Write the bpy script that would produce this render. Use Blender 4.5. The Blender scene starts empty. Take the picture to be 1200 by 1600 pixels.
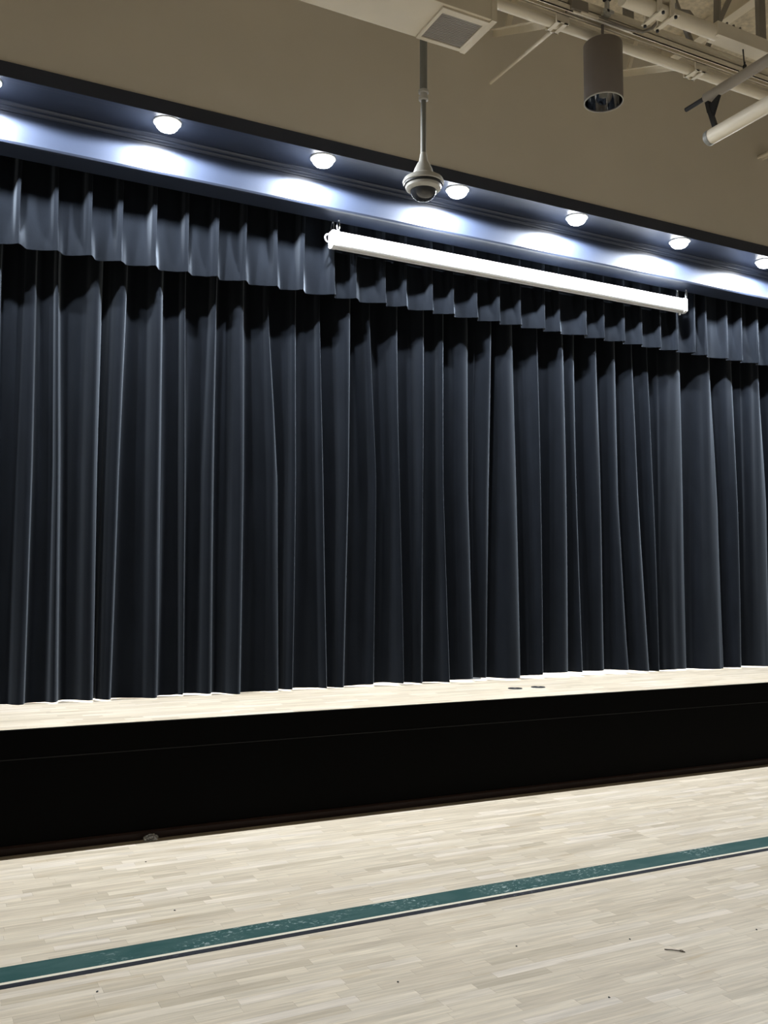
import bpy, bmesh, math, random
from mathutils import Vector, Matrix
random.seed(7)
S = bpy.context.scene
COL = S.collection

# ------------------------------------------------------------------ camera
FPX = 1420.0
yaw, pitch, roll = (math.radians(a) for a in (26.76, 4.62, 0.236))
fwd = Vector((math.sin(yaw) * math.cos(pitch), math.cos(yaw) * math.cos(pitch), math.sin(pitch)))
rgt0 = Vector((math.cos(yaw), -math.sin(yaw), 0))
up0 = rgt0.cross(fwd)
rgt = math.cos(roll) * rgt0 + math.sin(roll) * up0
upv = -math.sin(roll) * rgt0 + math.cos(roll) * up0
cd = bpy.data.cameras.new('camera')
cam = bpy.data.objects.new('camera', cd)
COL.objects.link(cam)
cd.sensor_fit = 'HORIZONTAL'
cd.sensor_width = 36.0
cd.lens = 36.0 * FPX / 1200.0
cd.clip_start = 0.05
m = Matrix.Identity(4)
for i in range(3):
    m[i][0], m[i][1], m[i][2] = rgt[i], upv[i], -fwd[i]
m[2][3] = 1.6
cam.matrix_world = m
S.camera = cam

# ------------------------------------------------------------------ world and exposure
w = bpy.data.worlds.new('hall')
S.world = w
w.use_nodes = True
bg = w.node_tree.nodes['Background']
bg.inputs[0].default_value = (1.0, 0.94, 0.83, 1)
bg.inputs[1].default_value = 0.12
S.view_settings.view_transform = 'Standard'
S.view_settings.look = 'None'
S.view_settings.exposure = 0.12
S.view_settings.gamma = 1.0
S.view_settings.use_curve_mapping = False
LAMP_W = 335.0
LAMP_COL = (0.90, 0.95, 1.0)

# work light over the backstage floor, behind the curtain
ld = bpy.data.lights.new('backstage_light', 'AREA')
ld.shape = 'RECTANGLE'; ld.size = 16; ld.size_y = 0.6
ld.energy = 1500; ld.spread = math.radians(100); ld.color = (0.95, 0.98, 1.0)
lo = bpy.data.objects.new('backstage_light', ld)
COL.objects.link(lo)
lo.location = (5.0, 8.6, 4.2)

# ------------------------------------------------------------------ constants of the place
XL, XR = -5.0, 16.0
Y_STAGE, Z_STAGE = 5.915, 0.731
Y_WALL = 6.29
Z_CEIL = 6.75

# ------------------------------------------------------------------ helpers
def link(o, parent=None):
    COL.objects.link(o)
    if parent is not None:
        o.parent = parent
        o.matrix_parent_inverse = Matrix.Translation(-parent.location) if parent.location.length else Matrix.Identity(4)
    return o

def obj(name, bm, mat, parent=None, smooth=False):
    me = bpy.data.meshes.new(name)
    if smooth:
        for f in bm.faces:
            f.smooth = True
        for e in bm.edges:
            if len(e.link_faces) == 2 and e.calc_face_angle(0.0) > 0.55:
                e.smooth = False
    bm.to_mesh(me)
    bm.free()
    me.materials.append(mat)
    return link(bpy.data.objects.new(name, me), parent)

def raw(name, verts, faces, mat, parent=None, smooth=False):
    me = bpy.data.meshes.new(name)
    me.from_pydata(verts, [], faces)
    if smooth:
        me.polygons.foreach_set('use_smooth', [True] * len(me.polygons))
    me.materials.append(mat)
    me.update()
    return link(bpy.data.objects.new(name, me), parent)

def tag(o, label=None, cat=None, group=None, kind=None):
    if label: o['label'] = label
    if cat: o['category'] = cat
    if group: o['group'] = group
    if kind: o['kind'] = kind
    return o

def empty(name, loc=(0, 0, 0)):
    o = bpy.data.objects.new(name, None)
    o.empty_display_size = 0.1
    COL.objects.link(o)
    o.location = loc
    return o

def box(bm, x0, x1, y0, y1, z0, z1, bev=0.0):
    r = bmesh.ops.create_cube(bm, size=1.0)
    vs = r['verts']
    for v in vs:
        v.co = Vector(((x0 + x1) / 2 + v.co.x * (x1 - x0), (y0 + y1) / 2 + v.co.y * (y1 - y0), (z0 + z1) / 2 + v.co.z * (z1 - z0)))
    if bev:
        es = list({e for v in vs for e in v.link_edges})
        bmesh.ops.bevel(bm, geom=es, offset=bev, segments=2, affect='EDGES', profile=0.7)
    return bm

def frame_of(a, b):
    d = (Vector(b) - Vector(a)).normalized()
    h = Vector((0, 0, 1)) if abs(d.z) < 0.9 else Vector((1, 0, 0))
    s = d.cross(h).normalized()
    return d, s, s.cross(d)

def tube(bm, a, b, r, n=16, r2=None, cap=True):
    a, b = Vector(a), Vector(b)
    d, s, t = frame_of(a, b)
    r2 = r if r2 is None else r2
    ra, rb = [], []
    for i in range(n):
        q = 2 * math.pi * i / n
        o = s * math.cos(q) + t * math.sin(q)
        ra.append(bm.verts.new(a + o * r)); rb.append(bm.verts.new(b + o * r2))
    for i in range(n):
        j = (i + 1) % n
        bm.faces.new((ra[i], ra[j], rb[j], rb[i]))
    if cap:
        bm.faces.new(list(reversed(ra))); bm.faces.new(rb)
    bmesh.ops.recalc_face_normals(bm, faces=bm.faces)
    return bm

def path(bm, pts, r, n=8):
    pts = [Vector(p) for p in pts]
    rings = []
    for k, p in enumerate(pts):
        a = pts[max(k - 1, 0)]; b = pts[min(k + 1, len(pts) - 1)]
        d, s, t = frame_of(a, b)
        if rings and False: pass
        rings.append([bm.verts.new(p + (s * math.cos(2 * math.pi * i / n) + t * math.sin(2 * math.pi * i / n)) * r) for i in range(n)])
    for k in range(len(rings) - 1):
        for i in range(n):
            j = (i + 1) % n
            bm.faces.new((rings[k][i], rings[k][j], rings[k + 1][j], rings[k + 1][i]))
    bm.faces.new(list(reversed(rings[0]))); bm.faces.new(rings[-1])
    bmesh.ops.recalc_face_normals(bm, faces=bm.faces)
    return bm

def ring_path(bm, c, ax, ay, rad, r, n=20, m=8):
    """a closed ring (torus) in the plane of ax, ay"""
    c, ax, ay = Vector(c), Vector(ax).normalized(), Vector(ay).normalized()
    az = ax.cross(ay)
    R = []
    for k in range(n):
        q = 2 * math.pi * k / n
        o = ax * math.cos(q) + ay * math.sin(q)
        R.append([bm.verts.new(c + o * (rad + r * math.cos(2 * math.pi * i / m)) + az * r * math.sin(2 * math.pi * i / m)) for i in range(m)])
    for k in range(n):
        for i in range(m):
            j = (i + 1) % m; l = (k + 1) % n
            bm.faces.new((R[k][i], R[k][j], R[l][j], R[l][i]))
    bmesh.ops.recalc_face_normals(bm, faces=bm.faces)
    return bm

def lathe(bm, c, prof, n=32):
    """prof: (radius, z) pairs, turned about the vertical through c"""
    c = Vector(c)
    R = []
    for r, z in prof:
        if r < 1e-5:
            R.append([bm.verts.new(c + Vector((0, 0, z)))])
        else:
            R.append([bm.verts.new(c + Vector((r * math.cos(2 * math.pi * i / n), r * math.sin(2 * math.pi * i / n), z))) for i in range(n)])
    for a, b in zip(R, R[1:]):
        for i in range(n):
            j = (i + 1) % n
            if len(a) == 1 and len(b) == 1: continue
            if len(a) == 1: bm.faces.new((a[0], b[j], b[i]))
            elif len(b) == 1: bm.faces.new((a[i], a[j], b[0]))
            else: bm.faces.new((a[i], a[j], b[j], b[i]))
    bmesh.ops.recalc_face_normals(bm, faces=bm.faces)
    return bm

def prism_x(bm, prof, x0, x1):
    """prof: (y, z) polygon, extruded along X"""
    A = [bm.verts.new((x0, y, z)) for y, z in prof]
    B = [bm.verts.new((x1, y, z)) for y, z in prof]
    n = len(prof)
    for i in range(n):
        j = (i + 1) % n
        bm.faces.new((A[i], A[j], B[j], B[i]))
    bm.faces.new(A); bm.faces.new(list(reversed(B)))
    bmesh.ops.recalc_face_normals(bm, faces=bm.faces)
    return bm

def bar(bm, a, b, wid, hei):
    """a rectangular bar from a to b"""
    a, b = Vector(a), Vector(b)
    d, s, t = frame_of(a, b)
    V = []
    for p in (a, b):
        for u, v in ((-1, -1), (1, -1), (1, 1), (-1, 1)):
            V.append(bm.verts.new(p + s * u * wid / 2 + t * v * hei / 2))
    for q in ((0, 1, 2, 3), (7, 6, 5, 4), (0, 4, 5, 1), (1, 5, 6, 2), (2, 6, 7, 3), (3, 7, 4, 0)):
        bm.faces.new([V[i] for i in q])
    bmesh.ops.recalc_face_normals(bm, faces=bm.faces)
    return bm

def angle_iron(bm, a, b, leg=0.06, th=0.006):
    a, b = Vector(a), Vector(b)
    d, s, t = frame_of(a, b)
    prof = [(0, 0), (-leg, 0), (-leg, -th), (-th, -th), (-th, -leg), (0, -leg)]
    A = [bm.verts.new(a + s * u + t * v) for u, v in prof]
    B = [bm.verts.new(b + s * u + t * v) for u, v in prof]
    n = len(prof)
    for i in range(n):
        j = (i + 1) % n
        bm.faces.new((A[i], A[j], B[j], B[i]))
    bm.faces.new(A); bm.faces.new(list(reversed(B)))
    bmesh.ops.recalc_face_normals(bm, faces=bm.faces)
    return bm

def BM():
    return bmesh.new()

# ------------------------------------------------------------------ materials
def mat(name, col, rough=0.6, metal=0.0, spec=0.5, noise=0.0, scale=8.0, bump=0.0, bscale=60.0, sheen=0.0, sheen_col=(1, 1, 1), stretch=(1, 1, 1)):
    M = bpy.data.materials.new(name)
    M.use_nodes = True
    nt = M.node_tree
    p = nt.nodes['Principled BSDF']
    p.inputs['Base Color'].default_value = (*col, 1)
    p.inputs['Roughness'].default_value = rough
    p.inputs['Metallic'].default_value = metal
    p.inputs['Specular IOR Level'].default_value = spec
    if sheen:
        p.inputs['Sheen Weight'].default_value = sheen
        p.inputs['Sheen Roughness'].default_value = 0.45
        p.inputs['Sheen Tint'].default_value = (*sheen_col, 1)
    tc = nt.nodes.new('ShaderNodeTexCoord')
    mp = nt.nodes.new('ShaderNodeMapping')
    mp.inputs['Scale'].default_value = stretch
    nt.links.new(tc.outputs['Object'], mp.inputs[0])
    if noise:
        n = nt.nodes.new('ShaderNodeTexNoise')
        n.inputs['Scale'].default_value = scale
        n.inputs['Detail'].default_value = 5
        nt.links.new(mp.outputs[0], n.inputs['Vector'])
        r = nt.nodes.new('ShaderNodeMapRange')
        r.inputs[1].default_value = 0.25; r.inputs[2].default_value = 0.75
        r.inputs[3].default_value = 1 - noise; r.inputs[4].default_value = 1 + noise
        nt.links.new(n.outputs[0], r.inputs[0])
        h = nt.nodes.new('ShaderNodeHueSaturation')
        h.inputs['Color'].default_value = (*col, 1)
        nt.links.new(r.outputs[0], h.inputs['Value'])
        nt.links.new(h.outputs[0], p.inputs['Base Color'])
    if bump:
        n2 = nt.nodes.new('ShaderNodeTexNoise')
        n2.inputs['Scale'].default_value = bscale
        n2.inputs['Detail'].default_value = 4
        nt.links.new(mp.outputs[0], n2.inputs['Vector'])
        b = nt.nodes.new('ShaderNodeBump')
        b.inputs['Strength'].default_value = bump
        b.inputs['Distance'].default_value = 0.01
        nt.links.new(n2.outputs[0], b.inputs['Height'])
        nt.links.new(b.outputs[0], p.inputs['Normal'])
    return M

def wood_mat(name, tint=1.0, rough=0.42):
    """pale limed maple strips: tone per piece, grain along X"""
    M = bpy.data.materials.new(name)
    M.use_nodes = True
    nt = M.node_tree
    L = nt.links
    p = nt.nodes['Principled BSDF']
    g = nt.nodes.new('ShaderNodeNewGeometry')
    oi = nt.nodes.new('ShaderNodeObjectInfo')
    tc = nt.nodes.new('ShaderNodeTexCoord')
    add = nt.nodes.new('ShaderNodeMath'); add.operation = 'ADD'
    L.new(g.outputs['Random Per Island'], add.inputs[0]); L.new(oi.outputs['Random'], add.inputs[1])
    fr = nt.nodes.new('ShaderNodeMath'); fr.operation = 'FRACT'
    L.new(add.outputs[0], fr.inputs[0])
    ramp = nt.nodes.new('ShaderNodeValToRGB')
    e = ramp.color_ramp.elements
    e[0].position = 0.0; e[0].color = (0.50 * tint, 0.43 * tint, 0.325 * tint, 1)
    e[1].position = 1.0; e[1].color = (0.68 * tint, 0.603 * tint, 0.505 * tint, 1)
    a = e.new(0.12); a.color = (0.57 * tint, 0.49 * tint, 0.378 * tint, 1)
    a = e.new(0.75); a.color = (0.635 * tint, 0.556 * tint, 0.435 * tint, 1)
    L.new(fr.outputs[0], ramp.inputs[0])
    # world-space grain, shifted from piece to piece
    sc = nt.nodes.new('ShaderNodeVectorMath'); sc.operation = 'SCALE'
    cmb = nt.nodes.new('ShaderNodeCombineXYZ')
    L.new(fr.outputs[0], cmb.inputs[2])
    L.new(cmb.outputs[0], sc.inputs[0]); sc.inputs['Scale'].default_value = 37.0
    av = nt.nodes.new('ShaderNodeVectorMath'); av.operation = 'ADD'
    L.new(g.outputs['Position'], av.inputs[0]); L.new(sc.outputs[0], av.inputs[1])
    mp = nt.nodes.new('ShaderNodeMapping'); mp.inputs['Scale'].default_value = (3.0, 55.0, 1.0)
    L.new(av.outputs[0], mp.inputs[0])
    n = nt.nodes.new('ShaderNodeTexNoise'); n.inputs['Scale'].default_value = 1.0; n.inputs['Detail'].default_value = 6; n.inputs['Distortion'].default_value = 0.6
    L.new(mp.outputs[0], n.inputs['Vector'])
    r = nt.nodes.new('ShaderNodeMapRange'); r.inputs[1].default_value = 0.3; r.inputs[2].default_value = 0.7; r.inputs[3].default_value = 0.80; r.inputs[4].default_value = 1.12
    L.new(n.outputs[0], r.inputs[0])
    # wider, blotchy figure
    mp2 = nt.nodes.new('ShaderNodeMapping'); mp2.inputs['Scale'].default_value = (1.6, 9.0, 1.0)
    L.new(av.outputs[0], mp2.inputs[0])
    n2 = nt.nodes.new('ShaderNodeTexNoise'); n2.inputs['Scale'].default_value = 1.0; n2.inputs['Detail'].default_value = 3
    L.new(mp2.outputs[0], n2.inputs['Vector'])
    r2 = nt.nodes.new('ShaderNodeMapRange'); r2.inputs[1].default_value = 0.3; r2.inputs[2].default_value = 0.7; r2.inputs[3].default_value = 0.90; r2.inputs[4].default_value = 1.07
    L.new(n2.outputs[0], r2.inputs[0])
    # rare tan heartwood streaks
    mp3 = nt.nodes.new('ShaderNodeMapping'); mp3.inputs['Scale'].default_value = (2.2, 16.0, 1.0)
    L.new(g.outputs['Position'], mp3.inputs[0])
    n3 = nt.nodes.new('ShaderNodeTexNoise'); n3.inputs['Scale'].default_value = 1.0; n3.inputs['Detail'].default_value = 4
    L.new(mp3.outputs[0], n3.inputs['Vector'])
    r3 = nt.nodes.new('ShaderNodeMapRange'); r3.inputs[1].default_value = 0.61; r3.inputs[2].default_value = 0.74; r3.inputs[3].default_value = 0.0; r3.inputs[4].default_value = 0.55
    L.new(n3.outputs[0], r3.inputs[0])
    mul = nt.nodes.new('ShaderNodeMath'); mul.operation = 'MULTIPLY'
    L.new(r.outputs[0], mul.inputs[0]); L.new(r2.outputs[0], mul.inputs[1])
    h = nt.nodes.new('ShaderNodeHueSaturation')
    L.new(ramp.outputs[0], h.inputs['Color']); L.new(mul.outputs[0], h.inputs['Value'])
    mx = nt.nodes.new('ShaderNodeMix'); mx.data_type = 'RGBA'
    L.new(r3.outputs[0], mx.inputs['Factor']); L.new(h.outputs[0], mx.inputs['A'])
    mx.inputs['B'].default_value = (0.40, 0.30, 0.17, 1)
    L.new(mx.outputs['Result'], p.inputs['Base Color'])
    p.inputs['Roughness'].default_value = rough
    p.inputs['Specular IOR Level'].default_value = 0.3
    return M

def stripe_mat(name, col, mark, amount):
    """painted floor line with scuffs"""
    M = bpy.data.materials.new(name)
    M.use_nodes = True
    nt = M.node_tree
    L = nt.links
    p = nt.nodes['Principled BSDF']
    g = nt.nodes.new('ShaderNodeNewGeometry')
    def noise(scale, lo, hi, a, b, det=5, dist=0.0):
        mp = nt.nodes.new('ShaderNodeMapping'); mp.inputs['Scale'].default_value = scale
        L.new(g.outputs['Position'], mp.inputs[0])
        n = nt.nodes.new('ShaderNodeTexNoise'); n.inputs['Scale'].default_value = 1; n.inputs['Detail'].default_value = det; n.inputs['Distortion'].default_value = dist
        L.new(mp.outputs[0], n.inputs['Vector'])
        r = nt.nodes.new('ShaderNodeMapRange'); r.inputs[1].default_value = lo; r.inputs[2].default_value = hi; r.inputs[3].default_value = a; r.inputs[4].default_value = b
        L.new(n.outputs[0], r.inputs[0])
        return r.outputs[0]
    patch = noise((2.3, 3.0, 1), 0.52, 0.66, 0.0, 1.0)
    fleck = noise((38, 60, 1), 0.56, 0.66, 0.0, 1.0, 4, 0.8)
    haze = noise((6, 14, 1), 0.40, 0.75, 0.0, 0.06, 5, 0.5)
    mu = nt.nodes.new('ShaderNodeMath'); mu.operation = 'MULTIPLY'
    L.new(patch, mu.inputs[0]); L.new(fleck, mu.inputs[1])
    m2 = nt.nodes.new('ShaderNodeMath'); m2.operation = 'MULTIPLY_ADD'; m2.inputs[1].default_value = amount
    L.new(mu.outputs[0], m2.inputs[0]); L.new(haze, m2.inputs[2])
    m2.use_clamp = True
    mx = nt.nodes.new('ShaderNodeMix'); mx.data_type = 'RGBA'
    L.new(m2.outputs[0], mx.inputs['Factor'])
    mx.inputs['A'].default_value = (*col, 1); mx.inputs['B'].default_value = (*mark, 1)
    L.new(mx.outputs['Result'], p.inputs['Base Color'])
    p.inputs['Roughness'].default_value = 0.6
    p.inputs['Specular IOR Level'].default_value = 0.15
    return M

def emit_mat(name, col, strength):
    M = bpy.data.materials.new(name)
    M.use_nodes = True
    nt = M.node_tree
    p = nt.nodes['Principled BSDF']
    p.inputs['Base Color'].default_value = (0.8, 0.8, 0.8, 1)
    p.inputs['Emission Color'].default_value = (*col, 1)
    p.inputs['Emission Strength'].default_value = strength
    return M

def glass_mat(name, col=(1, 1, 1), rough=0.0, trans=1.0):
    M = bpy.data.materials.new(name)
    M.use_nodes = True
    p = M.node_tree.nodes['Principled BSDF']
    p.inputs['Base Color'].default_value = (*col, 1)
    p.inputs['Roughness'].default_value = rough
    p.inputs['Transmission Weight'].default_value = trans
    p.inputs['IOR'].default_value = 1.45
    return M

M_wood = wood_mat('limed_maple_strip')
M_deck = wood_mat('stage_maple_strip', 1.04)
M_sub = mat('subfloor_joint', (0.42, 0.35, 0.26), 0.8, noise=0.1)
M_twig = mat('dry_twig_bark', (0.06, 0.04, 0.025), 0.8, noise=0.2)
M_green = stripe_mat('teal_line_paint', (0.0165, 0.062, 0.058), (0.42, 0.50, 0.48), 0.85)
M_cream = stripe_mat('cream_line_paint', (0.66, 0.61, 0.49), (0.5, 0.46, 0.38), 0.2)
M_navyl = stripe_mat('dark_line_paint', (0.009, 0.011, 0.016), (0.20, 0.21, 0.24), 0.5)
M_beige = mat('beige_wall_paint', (0.68, 0.63, 0.535), 0.85, spec=0.2, noise=0.03, scale=1.5, bump=0.04, bscale=180)
M_beige2 = mat('beige_metal_paint', (0.74, 0.67, 0.53), 0.5, spec=0.35, noise=0.04, scale=4)
M_navy = mat('navy_trim_paint', (0.022, 0.029, 0.049), 0.42, spec=0.45, noise=0.12, scale=2.2, bump=0.03, bscale=40)
M_black = mat('black_stage_paint', (0.0012, 0.0012, 0.0013), 0.65, spec=0.05, noise=0.15, scale=3)
M_edge = mat('grey_edge_line', (0.014, 0.014, 0.015), 0.6, spec=0.1, noise=0.2, scale=3)  # lighter grey than the stage black, draws the edge line by colour
M_brown = mat('dark_red_brown_base', (0.016, 0.006, 0.004), 0.45, spec=0.2, noise=0.1, scale=6)
M_velour = mat('navy_velour', (0.0058, 0.0073, 0.0104), 0.9, spec=0.03, noise=0.22, scale=9, bump=0.10, bscale=240, sheen=0.31, sheen_col=(0.70, 0.80, 0.94), stretch=(1, 1, 0.35))
M_white = mat('white_enamel', (0.84, 0.85, 0.85), 0.35, noise=0.01)
M_chrome = mat('bright_steel', (0.75, 0.76, 0.78), 0.22, metal=1.0, noise=0.03)
M_greyp = mat('grey_pole_paint', (0.20, 0.20, 0.18), 0.5, noise=0.05)
M_tubeg = mat('dull_grey_beige_tube', (0.40, 0.36, 0.30), 0.4, noise=0.05)
M_camw = mat('camera_housing_grey', (0.50, 0.49, 0.45), 0.35, noise=0.03)
M_dark = mat('black_rubber_plastic', (0.010, 0.011, 0.013), 0.5, noise=0.1)
M_smoke = mat('smoked_dome', (0.03, 0.032, 0.036), 0.06, spec=0.8, noise=0.05)
M_cyl = mat('taupe_cylinder_paint', (0.20, 0.172, 0.155), 0.6, noise=0.04, scale=5)
M_refl = mat('polished_reflector', (0.55, 0.55, 0.55), 0.06, metal=1.0, noise=0.02)
M_grille = mat('diffuser_mesh_grey', (0.38, 0.355, 0.325), 0.7, noise=0.05, scale=30)
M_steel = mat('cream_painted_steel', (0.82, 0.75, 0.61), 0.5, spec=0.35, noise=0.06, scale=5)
M_steeld = mat('shaded_grey_steel', (0.24, 0.215, 0.18), 0.55, noise=0.06, scale=5)  # darker copy of the cream steel, shade put into the colour
M_deckc = mat('wood_fibre_ceiling', (0.66, 0.585, 0.45), 0.95, spec=0.1, noise=0.22, scale=26, bump=0.5, bscale=60)
M_lens = emit_mat('lit_opal_lens', (0.95, 0.98, 1.0), 30.0)
M_clear = glass_mat('clear_film', (0.95, 0.97, 1.0), 0.06, 0.88)

# ------------------------------------------------------------------ floor
PW = 0.057
fl = obj('floor', box(BM(), XL, XR, -4.0, Y_STAGE + 0.02, -0.12, -0.004), M_sub)
tag(fl, 'pale limed wood strip hall floor in front of the stage', 'floor', kind='structure')

def plank_rows(x0, x1, y0, y1, seed):
    rnd = random.Random(seed)
    out = []
    nrow = int(round((y1 - y0) / PW))
    for i in range(nrow):
        y = y1 - (i + 1) * PW
        x = x0 - rnd.random() * 0.4
        while x < x1:
            ln = rnd.choice((0.18, 0.24, 0.30, 0.36, 0.44, 0.52, 0.62))
            out.append((x, x + ln, y, y + PW))
            x += ln
    return out
GAP = 0.00022
pl = plank_rows(XL + 0.4, XR - 0.7, -1.0, Y_STAGE, 3)
def seen(p):
    """position in the picture of a floor point, and its distance"""
    q = Vector((p[0], p[1], -1.6))
    d = q.dot(fwd)
    if d < 0.3: return None
    return 600 + FPX * q.dot(rgt) / d, 800 - FPX * q.dot(upv) / d, d
cand = []
for k, (a, b, c, d) in enumerate(pl):
    s = seen(((a + b) / 2, (c + d) / 2))
    if s and -20 < s[0] < 1220 and s[1] < 1606:
        cand.append((s[2] / math.sqrt((b - a)), k))
cand.sort()
single = {k for _, k in cand[:300]}
lens_mesh = {}
rest_v, rest_f = [], []
for k, (a, b, c, d) in enumerate(pl):
    if k in single:
        L = round(b - a, 3)
        if L not in lens_mesh:
            b_ = box(BM(), GAP, L - GAP, GAP, PW - GAP, -0.004, 0.0)
            me = bpy.data.meshes.new('plank'); b_.to_mesh(me); b_.free(); me.materials.append(M_wood)
            lens_mesh[L] = me
        o = bpy.data.objects.new('plank', lens_mesh[L])
        o.location = (a, c, 0)
        COL.objects.link(o); o.parent = fl
    else:
        n = len(rest_v)
        for z in (-0.004, 0.0):
            rest_v += [(a + GAP, c + GAP, z), (b - GAP, c + GAP, z), (b - GAP, d - GAP, z), (a + GAP, d - GAP, z)]
        rest_f += [(n + 4, n + 5, n + 6, n + 7), (n, n + 1, n + 5, n + 4), (n + 1, n + 2, n + 6, n + 5), (n + 2, n + 3, n + 7, n + 6), (n + 3, n, n + 4, n + 7)]
tag(raw('wood_strips', rest_v, rest_f, M_wood, fl), kind='stuff')
# painted court line: wide teal, thin cream, narrow dark blue
tag(obj('teal_line', box(BM(), XL, XR, 4.077, 4.236, 0.0, 0.0012), M_green, fl), 'wide scuffed teal band of the floor line')
tag(obj('cream_line', box(BM(), XL, XR, 4.054, 4.077, 0.0, 0.0010), M_cream, fl), 'thin cream band of the floor line')
tag(obj('navy_line', box(BM(), XL, XR, 4.014, 4.054, 0.0, 0.0012), M_navyl, fl), 'narrow dark navy band of the floor line')

# ------------------------------------------------------------------ stage
st = empty('stage', (4.0, Y_STAGE, 0))
tag(st, 'raised stage platform with black front and pale wood strip deck', 'stage')
obj('platform', box(BM(), XL, XR, Y_STAGE + 0.03, 11.0, 0.0, Z_STAGE - 0.006), M_sub, st)
pr = plank_rows(XL + 0.5, XR - 0.7, Y_STAGE + 0.02, Y_STAGE + 0.02 + PW * 58, 5)
v, f = [], []
for a, b, c, d in pr:
    n = len(v)
    for z in (Z_STAGE - 0.006, Z_STAGE):
        v += [(a + GAP, c + GAP, z), (b - GAP, c + GAP, z), (b - GAP, d - GAP, z), (a + GAP, d - GAP, z)]
    f += [(n + 4, n + 5, n + 6, n + 7), (n, n + 1, n + 5, n + 4), (n + 1, n + 2, n + 6, n + 5), (n + 2, n + 3, n + 7, n + 6), (n + 3, n, n + 4, n + 7)]
tag(raw('deck_strips', v, f, M_deck, st), 'pale wood strips of the stage deck', kind='stuff')
tag(obj('edge_board', box(BM(), XL, XR, Y_STAGE, Y_STAGE + 0.03, 0.556, Z_STAGE - 0.002, 0.004), M_black, st), 'black board along the stage edge')
tag(obj('edge_line', box(BM(), XL, XR, Y_STAGE - 0.002, Y_STAGE + 0.02, 0.552, 0.559), M_edge, st), 'thin lighter grey line below the edge board')  # thin strip added to draw the lighter line below the board
obj('front_panel', box(BM(), XL, XR, Y_STAGE + 0.012, Y_STAGE + 0.032, 0.0, 0.556), M_black, st)
bb = obj('baseboard_stage', prism_x(BM(), [(Y_STAGE - 0.004, 0.0), (Y_STAGE - 0.004, 0.042), (Y_STAGE + 0.004, 0.054), (Y_STAGE + 0.012, 0.054), (Y_STAGE + 0.012, 0.0)], XL, XR), M_brown)
tag(bb, 'dark red-brown baseboard along the foot of the black stage front', 'baseboard', kind='structure')

# ------------------------------------------------------------------ upper wall, header, ceiling
wb = obj('wall_back', box(BM(), XL, XR, Y_WALL, Y_WALL + 0.14, 5.053, Z_CEIL), M_beige)
tag(wb, 'beige painted wall above the stage opening', 'wall', kind='structure')
hd = obj('wall_header', prism_x(BM(), [(6.64, 4.97), (6.64, 4.684), (6.650, 4.671), (6.666, 4.667), (6.868, 4.667), (6.868, 5.3), (6.66, 5.3)], XL, XR), M_navy)
tag(hd, 'navy painted header across the top of the stage opening', 'header', kind='structure')
tag(obj('fascia', box(BM(), XL, XR, Y_WALL - 0.012, Y_WALL + 0.04, 4.946, 5.053, 0.004), M_navy, hd), 'flat navy fascia below the beige wall')
tag(obj('soffit', box(BM(), XL, XR, Y_WALL + 0.03, 6.65, 4.948, 5.05), M_navy, hd), 'navy soffit holding the downlights')
tag(obj('moulding', prism_x(BM(), [(6.642, 4.948), (6.596, 4.948), (6.596, 4.938), (6.606, 4.930), (6.612, 4.922), (6.642, 4.922)], XL, XR), M_navy, hd), 'upper moulding strip of the header')
tag(obj('moulding', prism_x(BM(), [(6.642, 4.924), (6.618, 4.924), (6.618, 4.910), (6.628, 4.900), (6.632, 4.890), (6.642, 4.890)], XL, XR), M_navy, hd), 'lower moulding strip of the header')
wr = obj('wall_rear', box(BM(), XL, XR, 11.0, 11.14, 0.0, Z_CEIL), M_black)
tag(wr, 'black wall behind the stage curtain', 'wall', kind='structure')
ce = obj('ceiling', box(BM(), XL, XR, -2.0, Y_WALL + 0.14, Z_CEIL, Z_CEIL + 0.12), M_deckc)
tag(ce, 'rough wood fibre ceiling deck above the steel framing', 'ceiling', kind='structure')
for i, (xx, yy0) in enumerate(((2.0, 2.5), (4.05, 2.5), (6.1, 2.5), (8.15, 2.5))):
    b_ = BM()
    box(b_, xx, xx + 0.10, -1.0, Y_WALL, Z_CEIL - 0.16, Z_CEIL - 0.148)
    box(b_, xx + 0.044, xx + 0.056, -1.0, Y_WALL, Z_CEIL - 0.15, Z_CEIL + 0.001)
    tag(obj('joist', b_, M_steel, ce), 'cream steel joist under the ceiling deck')

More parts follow.
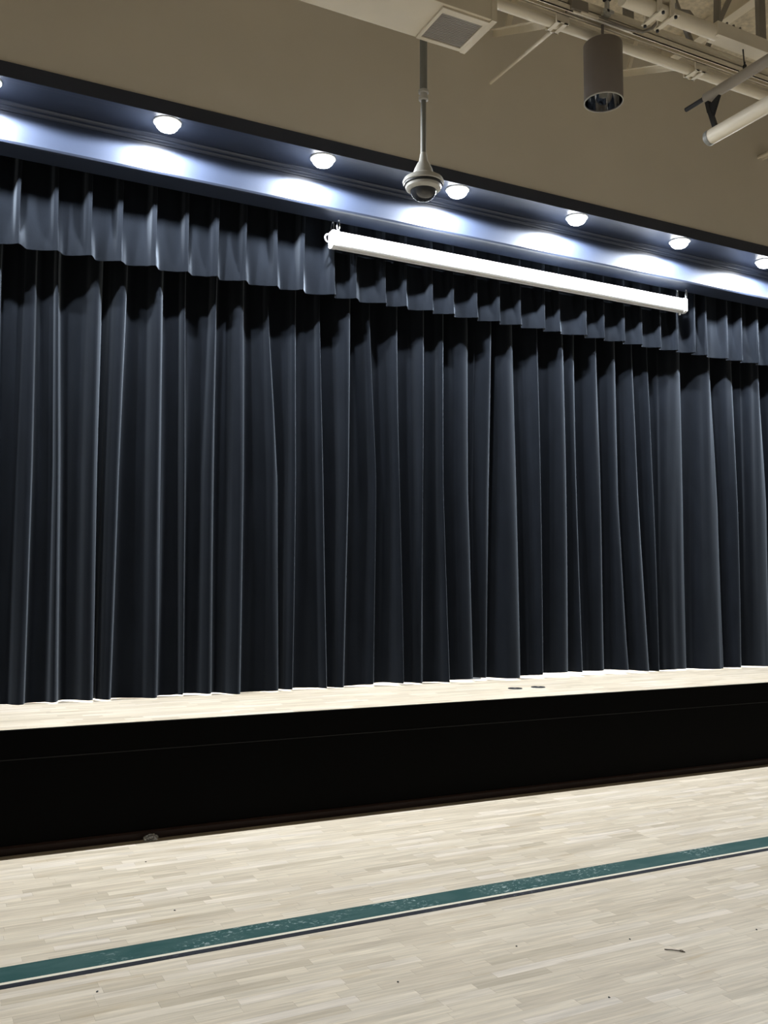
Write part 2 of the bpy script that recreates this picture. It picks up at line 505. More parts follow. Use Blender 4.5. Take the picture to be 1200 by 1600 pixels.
# ------------------------------------------------------------------ downlights along the soffit
YD, ZD = 6.388, 4.948
xs = [-1.01, 0.235, 1.446, 2.671, 3.906, 5.175, 6.428, 7.610, 8.84]
where = {1: 'at the far left edge of the picture', 2: 'second from the left edge', 3: 'above the left end of the white screen case', 4: 'right beside the hanging dome camera',
         5: 'above the middle of the screen case', 6: 'above the right end of the screen case', 7: 'at the far right edge of the picture'}
trim_me = lens_me = None
for i, x in enumerate(xs):
    t = empty('downlight', (x, YD, ZD))
    tag(t, 'lit round downlight in navy soffit ' + where.get(i, {0: 'one place beyond the left edge', 8: 'one place beyond the right edge'}.get(i, '')), 'downlight', 'downlights along the stage header')
    if trim_me is None:
        b_ = lathe(BM(), (0, 0, 0), [(0.102, 0.0), (0.102, -0.006), (0.097, -0.010), (0.087, -0.010), (0.085, 0.0)], 32)
        trim_me = bpy.data.meshes.new('trim_ring'); b_.to_mesh(trim_me); b_.free(); trim_me.materials.append(M_white)
        b_ = lathe(BM(), (0, 0, 0), [(0.086, -0.002), (0.085, -0.016), (0.078, -0.036), (0.063, -0.053), (0.042, -0.063), (0.018, -0.068), (0, -0.069)], 32)
        for f_ in b_.faces: f_.smooth = True
        lens_me = bpy.data.meshes.new('lens'); b_.to_mesh(lens_me); b_.free(); lens_me.materials.append(M_lens)
    o = bpy.data.objects.new('trim_ring', trim_me); COL.objects.link(o); o.parent = t
    o = bpy.data.objects.new('lens', lens_me); COL.objects.link(o); o.parent = t
    l = bpy.data.lights.new('lamp', 'SPOT'); l.spot_size = math.radians(179); l.spot_blend = 0.14; l.shadow_soft_size = 0.05; l.energy = LAMP_W; l.color = LAMP_COL
    lo = bpy.data.objects.new('lamp', l); COL.objects.link(lo); lo.parent = t; lo.location = (0, 0, -0.072)

# ------------------------------------------------------------------ valance
def smooth(t):
    t = max(0.0, min(1.0, t)); return t * t * (3 - 2 * t)
VX = [0.51, 0.76, 1.0, 1.24, 1.49, 1.74, 1.99, 2.22, 2.47, 2.72, 2.97, 3.2, 3.46, 3.68, 3.93, 4.16, 4.4, 4.66, 4.89, 5.17, 5.36, 5.67, 5.9, 6.15, 6.38, 6.65, 6.88, 7.12, 7.3, 7.61, 7.83, 8.05, 8.27]
while VX[0] > XL + 0.5: VX.insert(0, VX[0] - 0.2433)
while VX[-1] < 12.5: VX.append(VX[-1] + 0.2433)
Z_VB, Z_VT = 4.050, 4.95
TS = [0, .02, .045, .07, .10, .14, .20, .28, .36, .45, .54, .63, .71, .78, .83, .865, .89, .915, .94, .96, .98]
rnd = random.Random(11)
NR = 22
def valance_mesh(rows, off=0.0):
    rr = random.Random(11)
    par = [(rr.uniform(0.085, 0.11), rr.uniform(0.06, 0.12), rr.uniform(-0.02, 0.02), rr.uniform(0.6, 1.0), rr.uniform(0, 6.28)) for _ in VX]
    V, F, grid = [], [], []
    for s in rows:
        row = []
        for i in range(len(VX) - 1):
            D0, D1 = par[i][0], par[i + 1][0]
            wN = par[i + 1][1]
            p0 = VX[i] + par[i][2] * s; p1 = VX[i + 1] + par[i + 1][2] * s
            for t in TS:
                # upper part: pinched pleat; lower part: the cloth opens into a ramp
                top = D1 * smooth((t - (1 - wN - 0.10)) / 0.09) if t > 0.5 else D0 * (1 - smooth(t / 0.055))
                back = 1 - smooth(t / (0.16 + 0.20 * par[i][3]))
                bot = max(D0 * back, D1 * (max(0, (t - 0.05)) / 0.95) ** (1.25 + 0.5 * par[i + 1][3]))
                wgt = smooth((s - 0.58) / 0.42) * (0.6 + 0.4 * par[i + 1][3])
                d = top * (1 - wgt) + bot * wgt
                d += 0.006 * math.sin(t * 9 + par[i][4]) * s * (1 - abs(2 * t - 1))
                x = p0 + (p1 - p0) * t + 0.10 * d
                y = 6.992 - d - off
                z = Z_VT + (Z_VB - Z_VT) * s
                row.append(len(V)); V.append((x, y, z))
        grid.append(row)
    for a, b in zip(grid, grid[1:]):
        for k in range(len(a) - 1):
            F.append((a[k], b[k], b[k + 1], a[k + 1]))
    return V, F
V, F = valance_mesh([i / NR for i in range(NR + 1)])
va = raw('valance', V, F, M_velour, None, True)
tag(va, 'short pleated navy velour valance across the top of the stage', 'valance')
V, F = valance_mesh([0.925, 0.928, 0.95, 0.975, 0.998, 1.003], 0.0025)
tag(raw('hem', V, F, M_velour, va, True), 'stitched hem of the valance')

# ------------------------------------------------------------------ main stage curtain
# left and right edge of each fold's front face at z 3.61, 2.47 and 0.80
CR = [(0.57, 0.658, 0.563, 0.672, 0.568, 0.675), (0.793, 0.833, 0.823, 0.868, 0.837, 0.903), (1.018, 1.13, 1.019, 1.13, 1.039, 1.144), (1.211, 1.312, 1.196, 1.291, 1.185, 1.278),
      (1.484, 1.598, 1.494, 1.608, 1.517, 1.619), (1.746, 1.792, 1.769, 1.814, 1.807, 1.837), (1.979, 2.043, 1.953, 2.05, 1.964, 2.06), (2.166, 2.275, 2.175, 2.288, 2.171, 2.282),
      (2.452, 2.502, 2.496, 2.597, 2.509, 2.625), (2.684, 2.736, 2.692, 2.744, 2.680, 2.731), (2.911, 2.959, 2.935, 3.0, 2.987, 3.047), (3.098, 3.218, 3.137, 3.227, 3.128, 3.216),
      (3.366, 3.429, 3.429, 3.485, 3.421, 3.5), (3.612, 3.696, 3.655, 3.713, 3.668, 3.737), (3.866, 3.952, 3.887, 3.946, 3.883, 3.967), (4.119, 4.191, 4.125, 4.186, 4.164, 4.237),
      (4.325, 4.465, 4.315, 4.453, 4.337, 4.494), (4.556, 4.692, 4.529, 4.678, 4.576, 4.66), (4.782, 4.97, 4.781, 4.981, 4.793, 4.994), (5.112, 5.203, 5.122, 5.219, 5.139, 5.25),
      (5.403, 5.54, 5.371, 5.544, 5.345, 5.555), (5.607, 5.695, 5.627, 5.706, 5.637, 5.73), (5.824, 5.962, 5.841, 5.987, 5.871, 6.031), (6.095, 6.229, 6.118, 6.234, 6.169, 6.308),
      (6.339, 6.442, 6.36, 6.488, 6.408, 6.559), (6.581, 6.668, 6.608, 6.704, 6.653, 6.738), (6.837, 7.109, 6.836, 7.141, 6.834, 7.161), (7.304, 7.559, 7.306, 7.616, 7.287, 7.627),
      (7.704, 7.87, 7.74, 7.886, 7.732, 7.884), (8.049, 8.313, 8.043, 8.364, 8.01, 8.344)]
rnd = random.Random(5)
while CR[0][0] > XL + 0.6:
    q = CR[0][2] - rnd.uniform(0.09, 0.16); p_ = q - rnd.uniform(0.05, 0.14); CR.insert(0, (p_ - 0.02, q - 0.02, p_, q, p_ + 0.01, q + 0.01))
while CR[-1][0] < 13.0:
    q = CR[-1][3] + rnd.uniform(0.09, 0.16); p_ = q + rnd.uniform(0.05, 0.14); CR.append((q - 0.03, p_ - 0.03, q, p_, q + 0.02, p_ + 0.02))
rr = random.Random(21)
CP = [dict(A=rr.uniform(0.11, 0.185), A2=rr.uniform(0.11, 0.19), l=rr.uniform(0.62, 0.98), v=rr.uniform(0.30, 0.6), vd=rr.uniform(0.0, 0.25), lean=rr.uniform(0.0, 0.22), ph=rr.uniform(0, 6.28), m=rr.uniform(-0.02, 0.16), w=rr.uniform(0.4, 1.0)) for _ in CR]
ZB = Z_STAGE
NZ = 40
def hem_gap(x):
    g = 0.007
    g += 0.038 * math.exp(-((x - 5.75) / 0.75) ** 2) + 0.012 * math.exp(-((x - 4.5) / 0.3) ** 2) + 0.010 * math.exp(-((x - 3.6) / 0.4) ** 2)
    return g
def lev(c, k, z):
    if z > 2.47:
        u = min(1.3, (z - 2.47) / (3.61 - 2.47)); return c[2 + k] + (c[k] - c[2 + k]) * u
    u = (2.47 - z) / (2.47 - 0.80); return c[2 + k] + (c[4 + k] - c[2 + k]) * u
def hermite(pts, n):
    """monotone cubic through (x, d) points, n samples in each span"""
    N = len(pts)
    sl = [(pts[i + 1][1] - pts[i][1]) / max(1e-4, pts[i + 1][0] - pts[i][0]) for i in range(N - 1)]
    mm = [0.0] * N
    for i in range(1, N - 1):
        a, b = sl[i - 1], sl[i]
        mm[i] = 0.0 if a * b <= 0 else 2 * a * b / (a + b)
    out = []
    for i in range(N - 1):
        h = pts[i + 1][0] - pts[i][0]
        for k in range(n):
            t = k / n
            h00 = 2 * t ** 3 - 3 * t * t + 1; h10 = t ** 3 - 2 * t * t + t; h01 = -2 * t ** 3 + 3 * t * t; h11 = t ** 3 - t * t
            out.append((pts[i][0] + h * t, h00 * pts[i][1] + h10 * h * mm[i] + h01 * pts[i + 1][1] + h11 * h * mm[i + 1]))
    return out
V, F, grid = [], [], []
for r in range(NZ + 1):
    u = r / NZ
    zz = 4.9 - (4.9 - ZB) * u
    ctl, own = [], []
    for i in range(len(CR) - 1):
        P, Q = CP[i], CP[i + 1]
        xl, xr, nl = lev(CR[i], 0, zz), lev(CR[i], 1, zz), lev(CR[i + 1], 0, zz)
        wd, gap = xr - xl, max(0.03, nl - xr)
        A = P['A'] + (P['A2'] - P['A']) * u + 0.020 * math.sin(P['ph'] + 3.6 * u)
        B = Q['A'] + (Q['A2'] - Q['A']) * u
        ctl += [(xl, A * P['l'] * 0.62), (xl + 0.25 * wd, A * (P['l'] * 0.40 + 0.50)), (xl + 0.62 * wd, A), (xr - 0.06 * wd - 0.004, A * (0.90 - P['m'] * 0.4)), (xr + 0.006, A * 0.62), (xr + 0.018, A * 0.30),
                (xr + 0.02 + (gap - 0.02) * P['v'] * 0.6, A * P['vd'] * 0.5 + 0.004), (xr + 0.02 + (gap - 0.02) * (0.45 + 0.5 * P['v']), (0.12 + 0.30 * P['w'] * P['w']) * B * Q['l'] + 0.004)]
    row = []
    for k, (x, d) in enumerate(hermite(ctl, 4)):
        P = CP[min(k // 32, len(CP) - 1)]
        d += 0.0025 * math.sin(x * 61 + u * 4 + P['ph'])
        d += 0.0075 * math.sin(x * 47 + 2.6 * math.sin(1.9 * u + P['ph']) + P['ph']) * (0.35 + 0.65 * math.sin(2.2 * u + 1.7 * P['ph']) ** 2)
        z = zz
        xx = x + P['lean'] * (d - 0.05)
        y = 7.218 - max(0.0, d) * 0.97 + 0.008 * math.sin(P['ph'] + u * 1.7)
        if r >= NZ - 2:
            lift = hem_gap(xx) + 0.006 * math.sin(xx * 7.3) + 0.02 * (d - 0.06)
            z = zz + lift * (1 if r == NZ else 0.5)
        row.append(len(V)); V.append((xx, y, z))
    grid.append(row)
for a, b in zip(grid, grid[1:]):
    for k in range(len(a) - 1):
        F.append((a[k], b[k], b[k + 1], a[k + 1]))
cu = raw('stage_curtain', V, F, M_velour, None, True)
tag(cu, 'floor-length navy velour stage curtain hanging in deep folds', 'curtain')

# ------------------------------------------------------------------ projection screen case
X0, X1 = 2.922, 6.885
sc = empty('projection_screen', ((X0 + X1) / 2, 6.80, 4.40))
tag(sc, 'long white rolled-up projection screen case hung below the navy header', 'screen')
yf, yb = 6.754, 6.852
prof = [(yf, 4.4290), (yf, 4.5330), (yf + 0.006, 4.5450), (yf + 0.018, 4.5490), (yb - 0.012, 4.5490), (yb, 4.5390), (yb, 4.4290), (yb - 0.008, 4.4190), (yf + 0.008, 4.4190)]
obj('case', prism_x(BM(), prof, X0 + 0.04, X1 - 0.03), M_white, sc)
def endcap(xa, xb):
    b_ = BM()
    g = 0.004
    pr_ = [(yf - g, 4.4190), (yf - g, 4.5410), (yf + 0.012, 4.5550), (yb - 0.010, 4.5550), (yb + g, 4.5410), (yb + g, 4.4290), (yb - 0.03, 4.4070), (yf + 0.03, 4.4030)]
    prism_x(b_, pr_, xa, xb)
    return b_
tag(obj('end_cap', endcap(X0, X0 + 0.045), M_white, sc), 'white end cap at the left end of the case')
tag(obj('end_cap', endcap(X1 - 0.035, X1), M_white, sc), 'white end cap at the right end of the case')
obj('bottom_slat', box(BM(), X0 + 0.08, X1 - 0.07, yf + 0.035, yb - 0.035, 4.4070, 4.4525, 0.004), M_white, sc)
b_ = BM(); tube(b_, (X1 - 0.06, yf + 0.05, 4.4100), (X1 - 0.06, yf + 0.05, 4.3850), 0.011, 12)
obj('stopper', b_, M_white, sc)
b_ = BM(); ring_path(b_, (X0 - 0.028, yf + 0.02, 4.4770), (1, 0, 0), (0, 0, 1), 0.036, 0.006)
tag(obj('ring', b_, M_white, sc), 'white ring on the left end cap')
def carabiner(x, y, zc, lean=0.0):
    """spring snap hook: long rounded link with a narrow top"""
    pts = []
    for k in range(25):
        q = 2 * math.pi * k / 24
        wd = 0.017 * (1 - 0.45 * (math.sin(q) * 0.5 + 0.5))
        pts.append((x + math.cos(q) * wd + lean * math.sin(q), y + 0.3 * math.cos(q) * wd, zc + 0.045 * math.sin(q)))
    return path(BM(), pts, 0.0045, 8)
for x, y in ((X0 + 0.055, 6.775), (X0 + 0.028, 6.835), (X1 + 0.006, 6.775), (X1 - 0.055, 6.835)):
    hk = obj('snap_hook', carabiner(x, y, 4.608, 0.004), M_chrome, sc)
    b_ = BM(); ring_path(b_, (x, y, 4.5570), (0, 1, 0), (0, 0, 1), 0.010, 0.003, 14, 6)
    obj('eye_bolt', b_, M_chrome, hk)
    b_ = BM(); tube(b_, (x, y, 4.650), (x, y, 4.668), 0.004, 8)
    ring_path(b_, (x, y, 4.648), (0, 1, 0), (0, 0, 1), 0.009, 0.003, 14, 6)
    obj('screw_eye', b_, M_chrome, hk)

# ------------------------------------------------------------------ dome camera on its pole
cx, cy = 2.838, 5.07
dc = empty('dome_camera', (cx, cy, 4.15))
tag(dc, 'grey dome security camera hanging on a long thin pole from the ceiling', 'camera')
b_ = BM(); tube(b_, (cx, cy, 4.86), (cx, cy, Z_CEIL), 0.025, 20)
tag(obj('upper_pole', b_, M_greyp, dc, True), 'thicker upper length of the pole')
b_ = BM(); tube(b_, (cx, cy, 4.42), (cx, cy, 4.86), 0.018, 20)
obj('lower_pole', b_, M_greyp, dc, True)
b_ = lathe(BM(), (cx, cy, 0), [(0.018, 4.815), (0.032, 4.818), (0.032, 4.838), (0.026, 4.842), (0.026, 4.862), (0.034, 4.866), (0.034, 4.884), (0.025, 4.888)], 24)
obj('coupling', b_, M_camw, dc)
b_ = lathe(BM(), (cx, cy, 0), [(0.018, 4.455), (0.022, 4.445), (0.028, 4.405), (0.034, 4.385), (0.040, 4.382), (0.058, 4.345), (0.064, 4.325), (0.064, 4.312), (0.070, 4.310), (0.072, 4.300), (0.100, 4.290), (0.128, 4.272), (0.136, 4.255), (0.136, 4.243), (0.128, 4.238)], 40)
obj('pendant_cap', b_, M_camw, dc, True)
b_ = lathe(BM(), (cx, cy, 0), [(0.129, 4.240), (0.129, 4.228), (0.114, 4.226), (0.112, 4.232)], 40)  # solid black ring, shade of the gap put into its colour
tag(obj('gap_shade', b_, M_dark, dc), 'black ring standing for the shade under the cap')
b_ = lathe(BM(), (cx, cy, 0), [(0.114, 4.234), (0.120, 4.222), (0.116, 4.208), (0.100, 4.196), (0.088, 4.193), (0.086, 4.20)], 40)
obj('bezel', b_, M_camw, dc, True)
b_ = lathe(BM(), (cx, cy, 0), [(0.088, 4.198), (0.084, 4.178), (0.070, 4.154), (0.048, 4.138), (0.024, 4.131), (0, 4.129)], 40)
obj('dome', b_, M_smoke, dc, True)

# ------------------------------------------------------------------ duct with diffuser
du = empty('air_duct', (2.0, 4.82, 5.2))
tag(du, 'beige rectangular air duct ending in a square ceiling diffuser', 'duct')
DX1, DY0, DY1, DZ0, DZ1 = 3.115, 4.628, 5.012, 5.2, 5.62
obj('duct_body', box(BM(), XL + 1, DX1, DY0, DY1, DZ0, DZ1, 0.003), M_beige2, du)
tag(obj('end_flange', box(BM(), DX1 - 0.028, DX1 + 0.012, DY0 - 0.006, DY1 + 0.006, DZ0 - 0.010, DZ0 + 0.42, 0.002), M_beige2, du), 'raised flange closing the duct end')
for xx in (1.2, 2.6):
    b_ = BM(); tube(b_, (xx, DY0 + 0.08, DZ1 - 0.004), (xx, DY0 + 0.08, Z_CEIL), 0.006, 8)
    tube(b_, (xx, DY1 - 0.08, DZ1 - 0.004), (xx, DY1 - 0.08, Z_CEIL), 0.006, 8)
    obj('hanger_rod', b_, M_steel, du)
df = obj('diffuser', box(BM(), 2.766, 3.062, 4.698, 4.972, DZ0 - 0.006, DZ0 + 0.004), M_grille, du)
b_ = BM()
box(b_, 2.742, 3.084, 4.648, 4.698, DZ0 - 0.014, DZ0 + 0.001, 0.003)
box(b_, 2.742, 3.084, 4.972, 5.004, DZ0 - 0.014, DZ0 + 0.001, 0.003)
box(b_, 2.742, 2.766, 4.690, 4.980, DZ0 - 0.014, DZ0 + 0.001, 0.003)
box(b_, 3.062, 3.084, 4.690, 4.980, DZ0 - 0.014, DZ0 + 0.001, 0.003)
tag(obj('frame', b_, M_beige2, df), 'cream frame around the grey diffuser mesh')
gz = DZ0 - 0.0095
me = None
for k in range(18):
    y = 4.706 + k * 0.0152
    if me is None:
        b_ = box(BM(), 2.766, 3.062, 0, 0.004, gz, gz + 0.005); me = bpy.data.meshes.new('slat'); b_.to_mesh(me); b_.free(); me.materials.append(M_grille)
    o = bpy.data.objects.new('slat', me); link(o, df); o.location = (0, y, 0)

# ------------------------------------------------------------------ steel framing and pipes below the ceiling
YT = 4.70
tr = empty('roof_truss', (6.0, YT, 5.5))
tag(tr, 'cream steel truss with round bottom chord crossing the upper right', 'truss')
b_ = BM(); tube(b_, (3.2, YT, 5.552), (XR - 1, YT, 5.552), 0.050, 24)
tag(obj('bottom_chord', b_, M_steel, tr, True), 'thick round bottom chord')
b_ = BM(); box(b_, 3.2, XR - 1, YT - 0.05, YT + 0.05, Z_CEIL - 0.26, Z_CEIL - 0.16)
obj('top_chord', b_, M_steel, tr)
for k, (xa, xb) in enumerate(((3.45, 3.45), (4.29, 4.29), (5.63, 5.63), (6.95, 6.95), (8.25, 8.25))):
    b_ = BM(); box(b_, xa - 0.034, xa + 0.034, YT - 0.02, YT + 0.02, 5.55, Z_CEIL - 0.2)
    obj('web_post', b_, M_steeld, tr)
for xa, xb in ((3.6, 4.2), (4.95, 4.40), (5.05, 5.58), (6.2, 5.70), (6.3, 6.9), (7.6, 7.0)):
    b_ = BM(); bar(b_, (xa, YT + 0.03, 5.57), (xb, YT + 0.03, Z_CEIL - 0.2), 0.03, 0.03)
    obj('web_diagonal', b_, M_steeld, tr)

b_ = BM(); tube(b_, (3.195, 4.775, 5.440), (XR - 1, 4.775, 5.440), 0.036, 20)
pp = obj('steel_pipe', b_, M_steel, None, True)
tag(pp, 'cream round pipe running lowest under the steel truss', 'pipe')
for xa in (3.66, 4.93, 6.2, 7.5):
    b_ = BM()
    box(b_, xa, xa + 0.03, 4.69, 4.815, 5.396, 5.402)
    box(b_, xa + 0.06, xa + 0.09, 4.69, 4.815, 5.396, 5.402)
    box(b_, xa - 0.01, xa + 0.10, 4.69, 4.70, 5.396, 5.51)
    box(b_, xa - 0.01, xa + 0.10, 4.806, 4.815, 5.396, 5.50)
    obj('pipe_clamp', b_, M_steel, pp)

lt = empty('strut_channel', (6.0, 4.67, 5.47))
tag(lt, 'slotted cream strut channel running along the underside of the truss', 'channel')
b_ = BM()
xa, xb = 3.2, XR - 1
box(b_, xa, xb, 4.632, 4.638, 5.452, 5.500); box(b_, xa, xb, 4.682, 4.688, 5.452, 5.500)
box(b_, xa, xb, 4.632, 4.688, 5.494, 5.500)
box(b_, xa, xb, 4.632, 4.646, 5.452, 5.458); box(b_, xa, xb, 4.674, 4.688, 5.452, 5.458)
obj('channel', b_, M_steel, lt)
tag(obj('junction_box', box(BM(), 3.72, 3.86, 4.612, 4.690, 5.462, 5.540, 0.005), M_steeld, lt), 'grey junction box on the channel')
b_ = BM(); box(b_, 3.74, 4.26, 4.622, 4.634, 5.446, 5.458); box(b_, 3.80, 4.20, 4.610, 4.622, 5.452, 5.462)
obj('conduit_strip', b_, M_steel, lt)
b_ = BM(); path(b_, [(3.95, 4.618, 5.462), (4.20, 4.616, 5.458), (4.33, 4.600, 5.462), (4.375, 4.56, 5.48), (4.40, 4.50, 5.52), (4.40, 4.40, 5.53), (4.38, 4.22, 5.40), (4.37, 4.14, 5.27)], 0.011, 10)
tag(obj('cable', b_, M_steeld, lt, True), 'grey cable curving up to the batten')
b_ = BM(); box(b_, 3.985, 4.045, 4.60, 4.632, 5.49, 5.51); box(b_, 4.000, 4.020, 4.585, 4.612, 5.50, 5.60); box(b_, 3.975, 4.060, 4.585, 4.60, 5.505, 5.525)
obj('clip', b_, M_camw, lt)
b_ = BM(); box(b_, 3.985, 4.030, 4.575, 4.615, 5.585, 5.640, 0.006); path(b_, [(4.01, 4.59, 5.63), (4.04, 4.57, 5.665), (4.10, 4.56, 5.655), (4.15, 4.56, 5.69)], 0.012, 8)
obj('black_plug', b_, M_dark, lt)

# round batten nearer the camera, with clamps and a square extension
yB = 4.10
ba = empty('pipe_batten', (5.0, yB, 5.2))
tag(ba, 'cream round batten with bolted clamps above the hanging tube fixture', 'batten')
zB = 5.215
b_ = BM(); tube(b_, (3.700, yB, zB), (4.49, yB, zB), 0.047, 24)
obj('batten_tube', b_, M_steel, ba, True)
b_ = BM(); box(b_, 4.455, XR - 1, yB - 0.05, yB + 0.05, zB - 0.042, zB + 0.05)
tag(obj('square_channel', b_, M_steel, ba), 'square steel length joined to the round tube')
b_ = BM()
for xa in (3.93, 4.035):
    box(b_, xa, xa + 0.035, yB - 0.10, yB + 0.09, zB - 0.062, zB - 0.050)
    box(b_, xa, xa + 0.035, yB - 0.062, yB - 0.050, zB - 0.06, zB + 0.07)
    box(b_, xa, xa + 0.035, yB + 0.050, yB + 0.062, zB - 0.06, zB + 0.07)
box(b_, 3.92, 4.08, yB - 0.06, yB + 0.06, zB + 0.05, zB + 0.07)
obj('clamp', b_, M_steel, ba)
for xa in (3.948, 4.052):
    for ya in (yB - 0.085, yB + 0.075):
        b_ = BM(); tube(b_, (xa, ya, zB - 0.076), (xa, ya, zB - 0.045), 0.010, 6); obj('bolt', b_, M_dark, ba)
b_ = BM()
for xa in (3.94, 4.06):
    path(b_, [(xa, yB, zB + 0.06), (xa - 0.02, yB - 0.03, zB + 0.12), (xa, yB - 0.04, zB + 0.17), (xa + 0.03, yB - 0.02, zB + 0.15), (xa + 0.03, yB, zB + 0.07)], 0.012, 8)
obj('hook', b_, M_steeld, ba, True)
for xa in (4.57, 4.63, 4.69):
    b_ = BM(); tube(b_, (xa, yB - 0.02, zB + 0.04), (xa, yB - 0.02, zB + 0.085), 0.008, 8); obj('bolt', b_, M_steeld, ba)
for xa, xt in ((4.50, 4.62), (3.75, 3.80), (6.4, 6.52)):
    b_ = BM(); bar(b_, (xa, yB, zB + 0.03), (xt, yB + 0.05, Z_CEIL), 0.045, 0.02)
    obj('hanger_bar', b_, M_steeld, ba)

# pendant cylinder
px, py = 4.02, 4.66
pd = empty('pendant_light', (px, py, 4.86))
tag(pd, 'taupe cylinder pendant light with mirror reflector hanging from the truss', 'pendant light')
b_ = BM(); tube(b_, (px, py, 5.30), (px, py, 5.455), 0.010, 10); obj('stem', b_, M_cyl, pd, True)
b_ = lathe(BM(), (px, py, 0), [(0.0, 5.312), (0.126, 5.312), (0.1315, 5.306), (0.1315, 4.905), (0.128, 4.899), (0.124, 4.905)], 48)
hs = obj('housing', b_, M_cyl, pd)
for p_ in hs.data.polygons: p_.use_smooth = abs(p_.normal.z) < 0.5
b_ = lathe(BM(), (px, py, 0), [(0.1245, 4.903), (0.120, 4.94), (0.108, 5.00), (0.085, 5.06), (0.05, 5.09), (0.0, 5.095)], 48)
obj('reflector', b_, M_refl, pd, True)
b_ = lathe(BM(), (px, py, 0), [(0.1318, 4.906), (0.1324, 4.899), (0.1265, 4.8985)], 48); obj('rim', b_, M_camw, pd)
b_ = lathe(BM(), (px, py, 0), [(0.0, 4.985), (0.025, 4.99), (0.035, 5.02), (0.03, 5.06), (0.02, 5.09)], 24); obj('lamp_bulb', b_, M_camw, pd, True)

# twin tubes hanging at the right edge
tx = 4.735
tf = empty('tube_fixture', (tx, 4.0, 4.7))
tag(tf, 'pair of round tubes joined by a black bracket, hanging at the right edge', 'light fixture')
b_ = BM(); tube(b_, (tx, 2.2, 4.70), (tx, 4.405, 4.70), 0.052, 28)
tag(obj('lower_tube', b_, M_steel, tf, True), 'thick cream lower tube')
b_ = lathe(BM(), (0, 0, 0), [(0, 0.024), (0.040, 0.024), (0.052, 0.014), (0.0535, 0.0), (0.0535, -0.02), (0.052, -0.02)], 28)
bmesh.ops.transform(b_, matrix=Matrix.Translation((tx, 4.405, 4.70)) @ Matrix.Rotation(-math.pi / 2, 4, 'X'), verts=b_.verts)
obj('end_cap', b_, M_greyp, tf, True)
b_ = BM(); tube(b_, (tx, 2.2, 4.995), (tx, 4.43, 4.995), 0.036, 24)
tag(obj('upper_tube', b_, M_tubeg, tf, True), 'greyer upper tube')
b_ = BM(); tube(b_, (tx, 4.41, 5.002), (tx, 4.615, 5.002), 0.016, 12)
obj('rod', b_, M_dark, tf, True)
b_ = BM()
bar(b_, (tx, 4.425, 5.015), (tx, 4.395, 4.88), 0.03, 0.028)
bar(b_, (tx, 4.395, 4.89), (tx, 4.350, 4.745), 0.03, 0.026)
V_ = [(4.395, 4.93), (4.30, 4.965), (4.372, 4.82)]
A_ = [b_.verts.new((tx - 0.010, y, z)) for y, z in V_]; B_ = [b_.verts.new((tx + 0.010, y, z)) for y, z in V_]
b_.faces.new(A_); b_.faces.new(list(reversed(B_)))
for i in range(3):
    j = (i + 1) % 3; b_.faces.new((A_[i], B_[i], B_[j], A_[j]))
bmesh.ops.recalc_face_normals(b_, faces=b_.faces)
obj('bracket', b_, M_dark, tf)
b_ = BM(); tube(b_, (tx, 4.09, 5.02), (tx, 4.10, 5.1725), 0.0045, 8); obj('suspension_cable', b_, M_dark, tf)
b_ = lathe(BM(), (tx, 4.09, 0), [(0, 5.028), (0.013, 5.03), (0.013, 5.055), (0.006, 5.065), (0.006, 5.08)], 12); obj('cable_clamp', b_, M_dark, tf)
b_ = BM(); tube(b_, (tx, 2.5, 5.02), (tx, 2.5, Z_CEIL), 0.0045, 8); obj('suspension_cable', b_, M_dark, tf)

# braces from truss to wall
def thing_bm(name, bm, ma, label, cat, group=None):
    return tag(obj(name, bm, ma), label, cat, group)
thing_bm('angle_brace', angle_iron(BM(), (3.755, 4.87, 5.541), (4.195, 6.25, 6.371), 0.055, 0.006), M_steel, 'cream angle iron brace reaching toward the air diffuser corner', 'brace', 'braces between truss and wall')
thing_bm('angle_brace', angle_iron(BM(), (4.908, 4.87, 5.539), (5.507, 6.25, 6.349), 0.055, 0.006), M_steel, 'cream angle iron brace just right of the pendant cylinder', 'brace', 'braces between truss and wall')
b_ = BM(); tube(b_, (3.766, 4.83, 5.467), (4.179, 6.289, 5.912), 0.013, 10)
thing_bm('brace_rod', b_, M_steel, 'thin cream rod slanting down left from the truss onto the bare wall', 'rod')
b_ = BM(); bar(b_, (4.25, 6.15, 6.31), (4.42, 6.24, Z_CEIL), 0.012, 0.05)
thing_bm('hanger_strap', b_, M_steel, 'short upright strap behind the brace by the diffuser', 'strap', 'straps at the braces')
b_ = BM(); bar(b_, (5.60, 6.15, 6.33), (5.80, 6.24, Z_CEIL), 0.012, 0.05)
thing_bm('hanger_strap', b_, M_steel, 'short upright strap just right of the pendant cylinder', 'strap', 'straps at the braces')
b_ = BM(); box(b_, 7.42, 7.44, 5.3, Y_WALL, 5.96, 5.985); box(b_, 7.49, 7.51, 5.3, Y_WALL, 5.96, 5.985); box(b_, 7.42, 7.51, 5.3, Y_WALL, 5.978, 5.985)
thing_bm('wall_rail', b_, M_steel, 'short cream twin rail jutting from the wall below the tube fixture', 'rail')

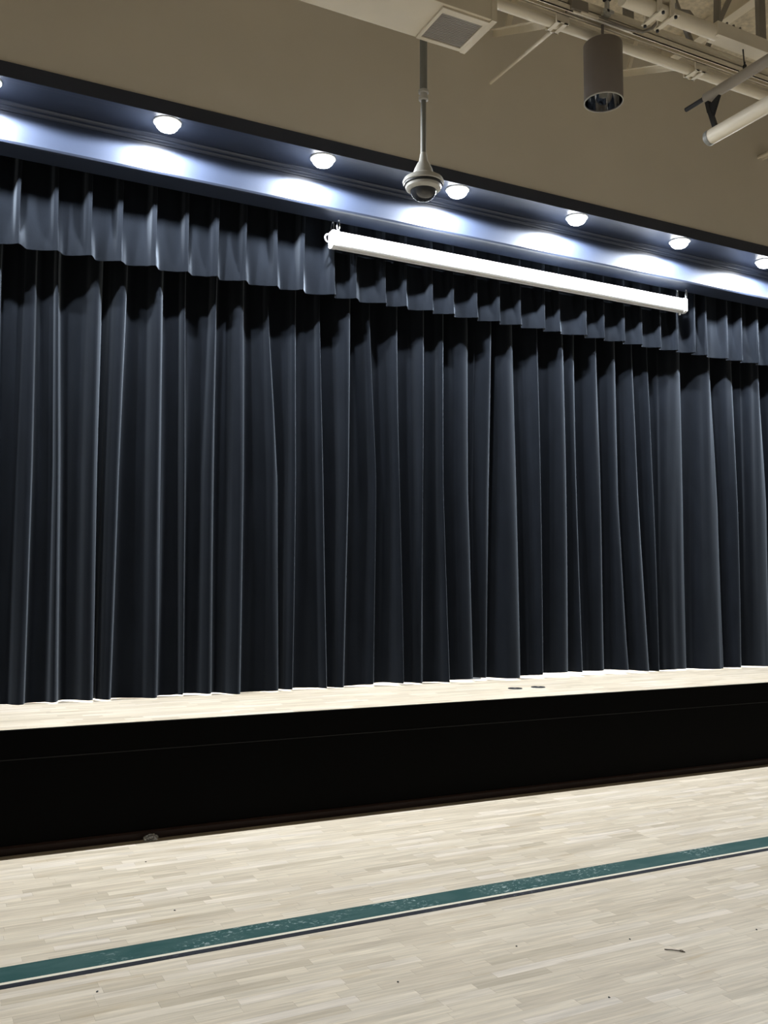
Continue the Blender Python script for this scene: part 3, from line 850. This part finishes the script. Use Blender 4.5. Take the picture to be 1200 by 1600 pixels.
# ------------------------------------------------------------------ small things on stage and floor
def plate(x, y, r, ry, label):
    b_ = lathe(BM(), (0, 0, 0), [(0, 0.006), (0.8, 0.006), (0.94, 0.005), (1.0, 0.0)], 28)
    for q in b_.verts: q.co = Vector((x + q.co.x * r, y + q.co.y * ry, Z_STAGE + q.co.z))
    o = obj('floor_plate', b_, M_dark); tag(o, label, 'floor plate', 'plates in the stage deck')
    b2 = BM(); lathe(b2, (x, y, Z_STAGE + 0.006), [(0, 0.002), (r * 0.18, 0.002), (r * 0.2, 0.0)], 12); obj('screw', b2, M_steeld, o)
plate(4.518, 6.472, 0.062, 0.062, 'small round dark floor plate on the stage, left of two')
plate(4.756, 6.470, 0.062, 0.062, 'small round dark floor plate on the stage, right of two')
plate(4.60, 7.33, 0.13, 0.07, 'flat dark plate half hidden under the curtain hem')

# crumpled clear wrapper by the baseboard
rr = random.Random(4)
b_ = BM()
bmesh.ops.create_icosphere(b_, subdivisions=3, radius=1.0)
for q in b_.verts:
    n = 0.75 + 0.35 * rr.random()
    q.co = Vector((q.co.x * 0.05 * n, q.co.y * 0.022 * n, max(0.0006, 0.014 + q.co.z * 0.028 * n)))
for q in b_.verts: q.co += Vector((1.335, 5.872, 0.0))
thing_bm('plastic_wrapper', b_, M_clear, 'crumpled clear plastic wrapper on the floor against the stage baseboard', 'wrapper')

b_ = BM(); path(b_, [(2.985, 3.150, 0.003), (3.005, 3.128, 0.005), (3.030, 3.108, 0.004), (3.045, 3.088, 0.003)], 0.0022, 6)
path(b_, [(3.028, 3.110, 0.004), (3.040, 3.106, 0.006), (3.047, 3.100, 0.004)], 0.0014, 5)
thing_bm('twig', b_, M_twig, 'tiny dark twig lying on the floor below the dark line at right', 'twig')
rr = random.Random(9)
spots = [((2.452, 2.893), 'dark crumb on the floor near the bottom edge, below the twig'), ((2.93, 3.31), 'dark crumb on the floor just above and left of the twig'), ((3.544, 3.137), 'dark crumb on the floor at the right edge'),
         ((1.776, 3.379), 'dark crumb on the floor in the bottom centre'), ((2.42, 3.471), 'dark crumb on the floor between dark line and bottom edge, centre right'), ((0.673, 3.825), 'dark crumb on the floor at left, just below the dark line'),
         ((1.166, 4.583), 'dark crumb on the floor above the teal line, centre left'), ((1.21, 5.439), 'dark crumb on the floor close to the stage at left')]
for (x, y), lab in spots:
    b_ = BM(); bmesh.ops.create_icosphere(b_, subdivisions=1, radius=1.0)
    for q in b_.verts:
        n = 0.6 + 0.7 * rr.random(); q.co = Vector((x + q.co.x * 0.005 * n, y + q.co.y * 0.006 * n, max(0.0004, 0.002 + q.co.z * 0.003 * n)))
    thing_bm('crumb', b_, M_dark, lab, 'crumb', 'crumbs on the floor')
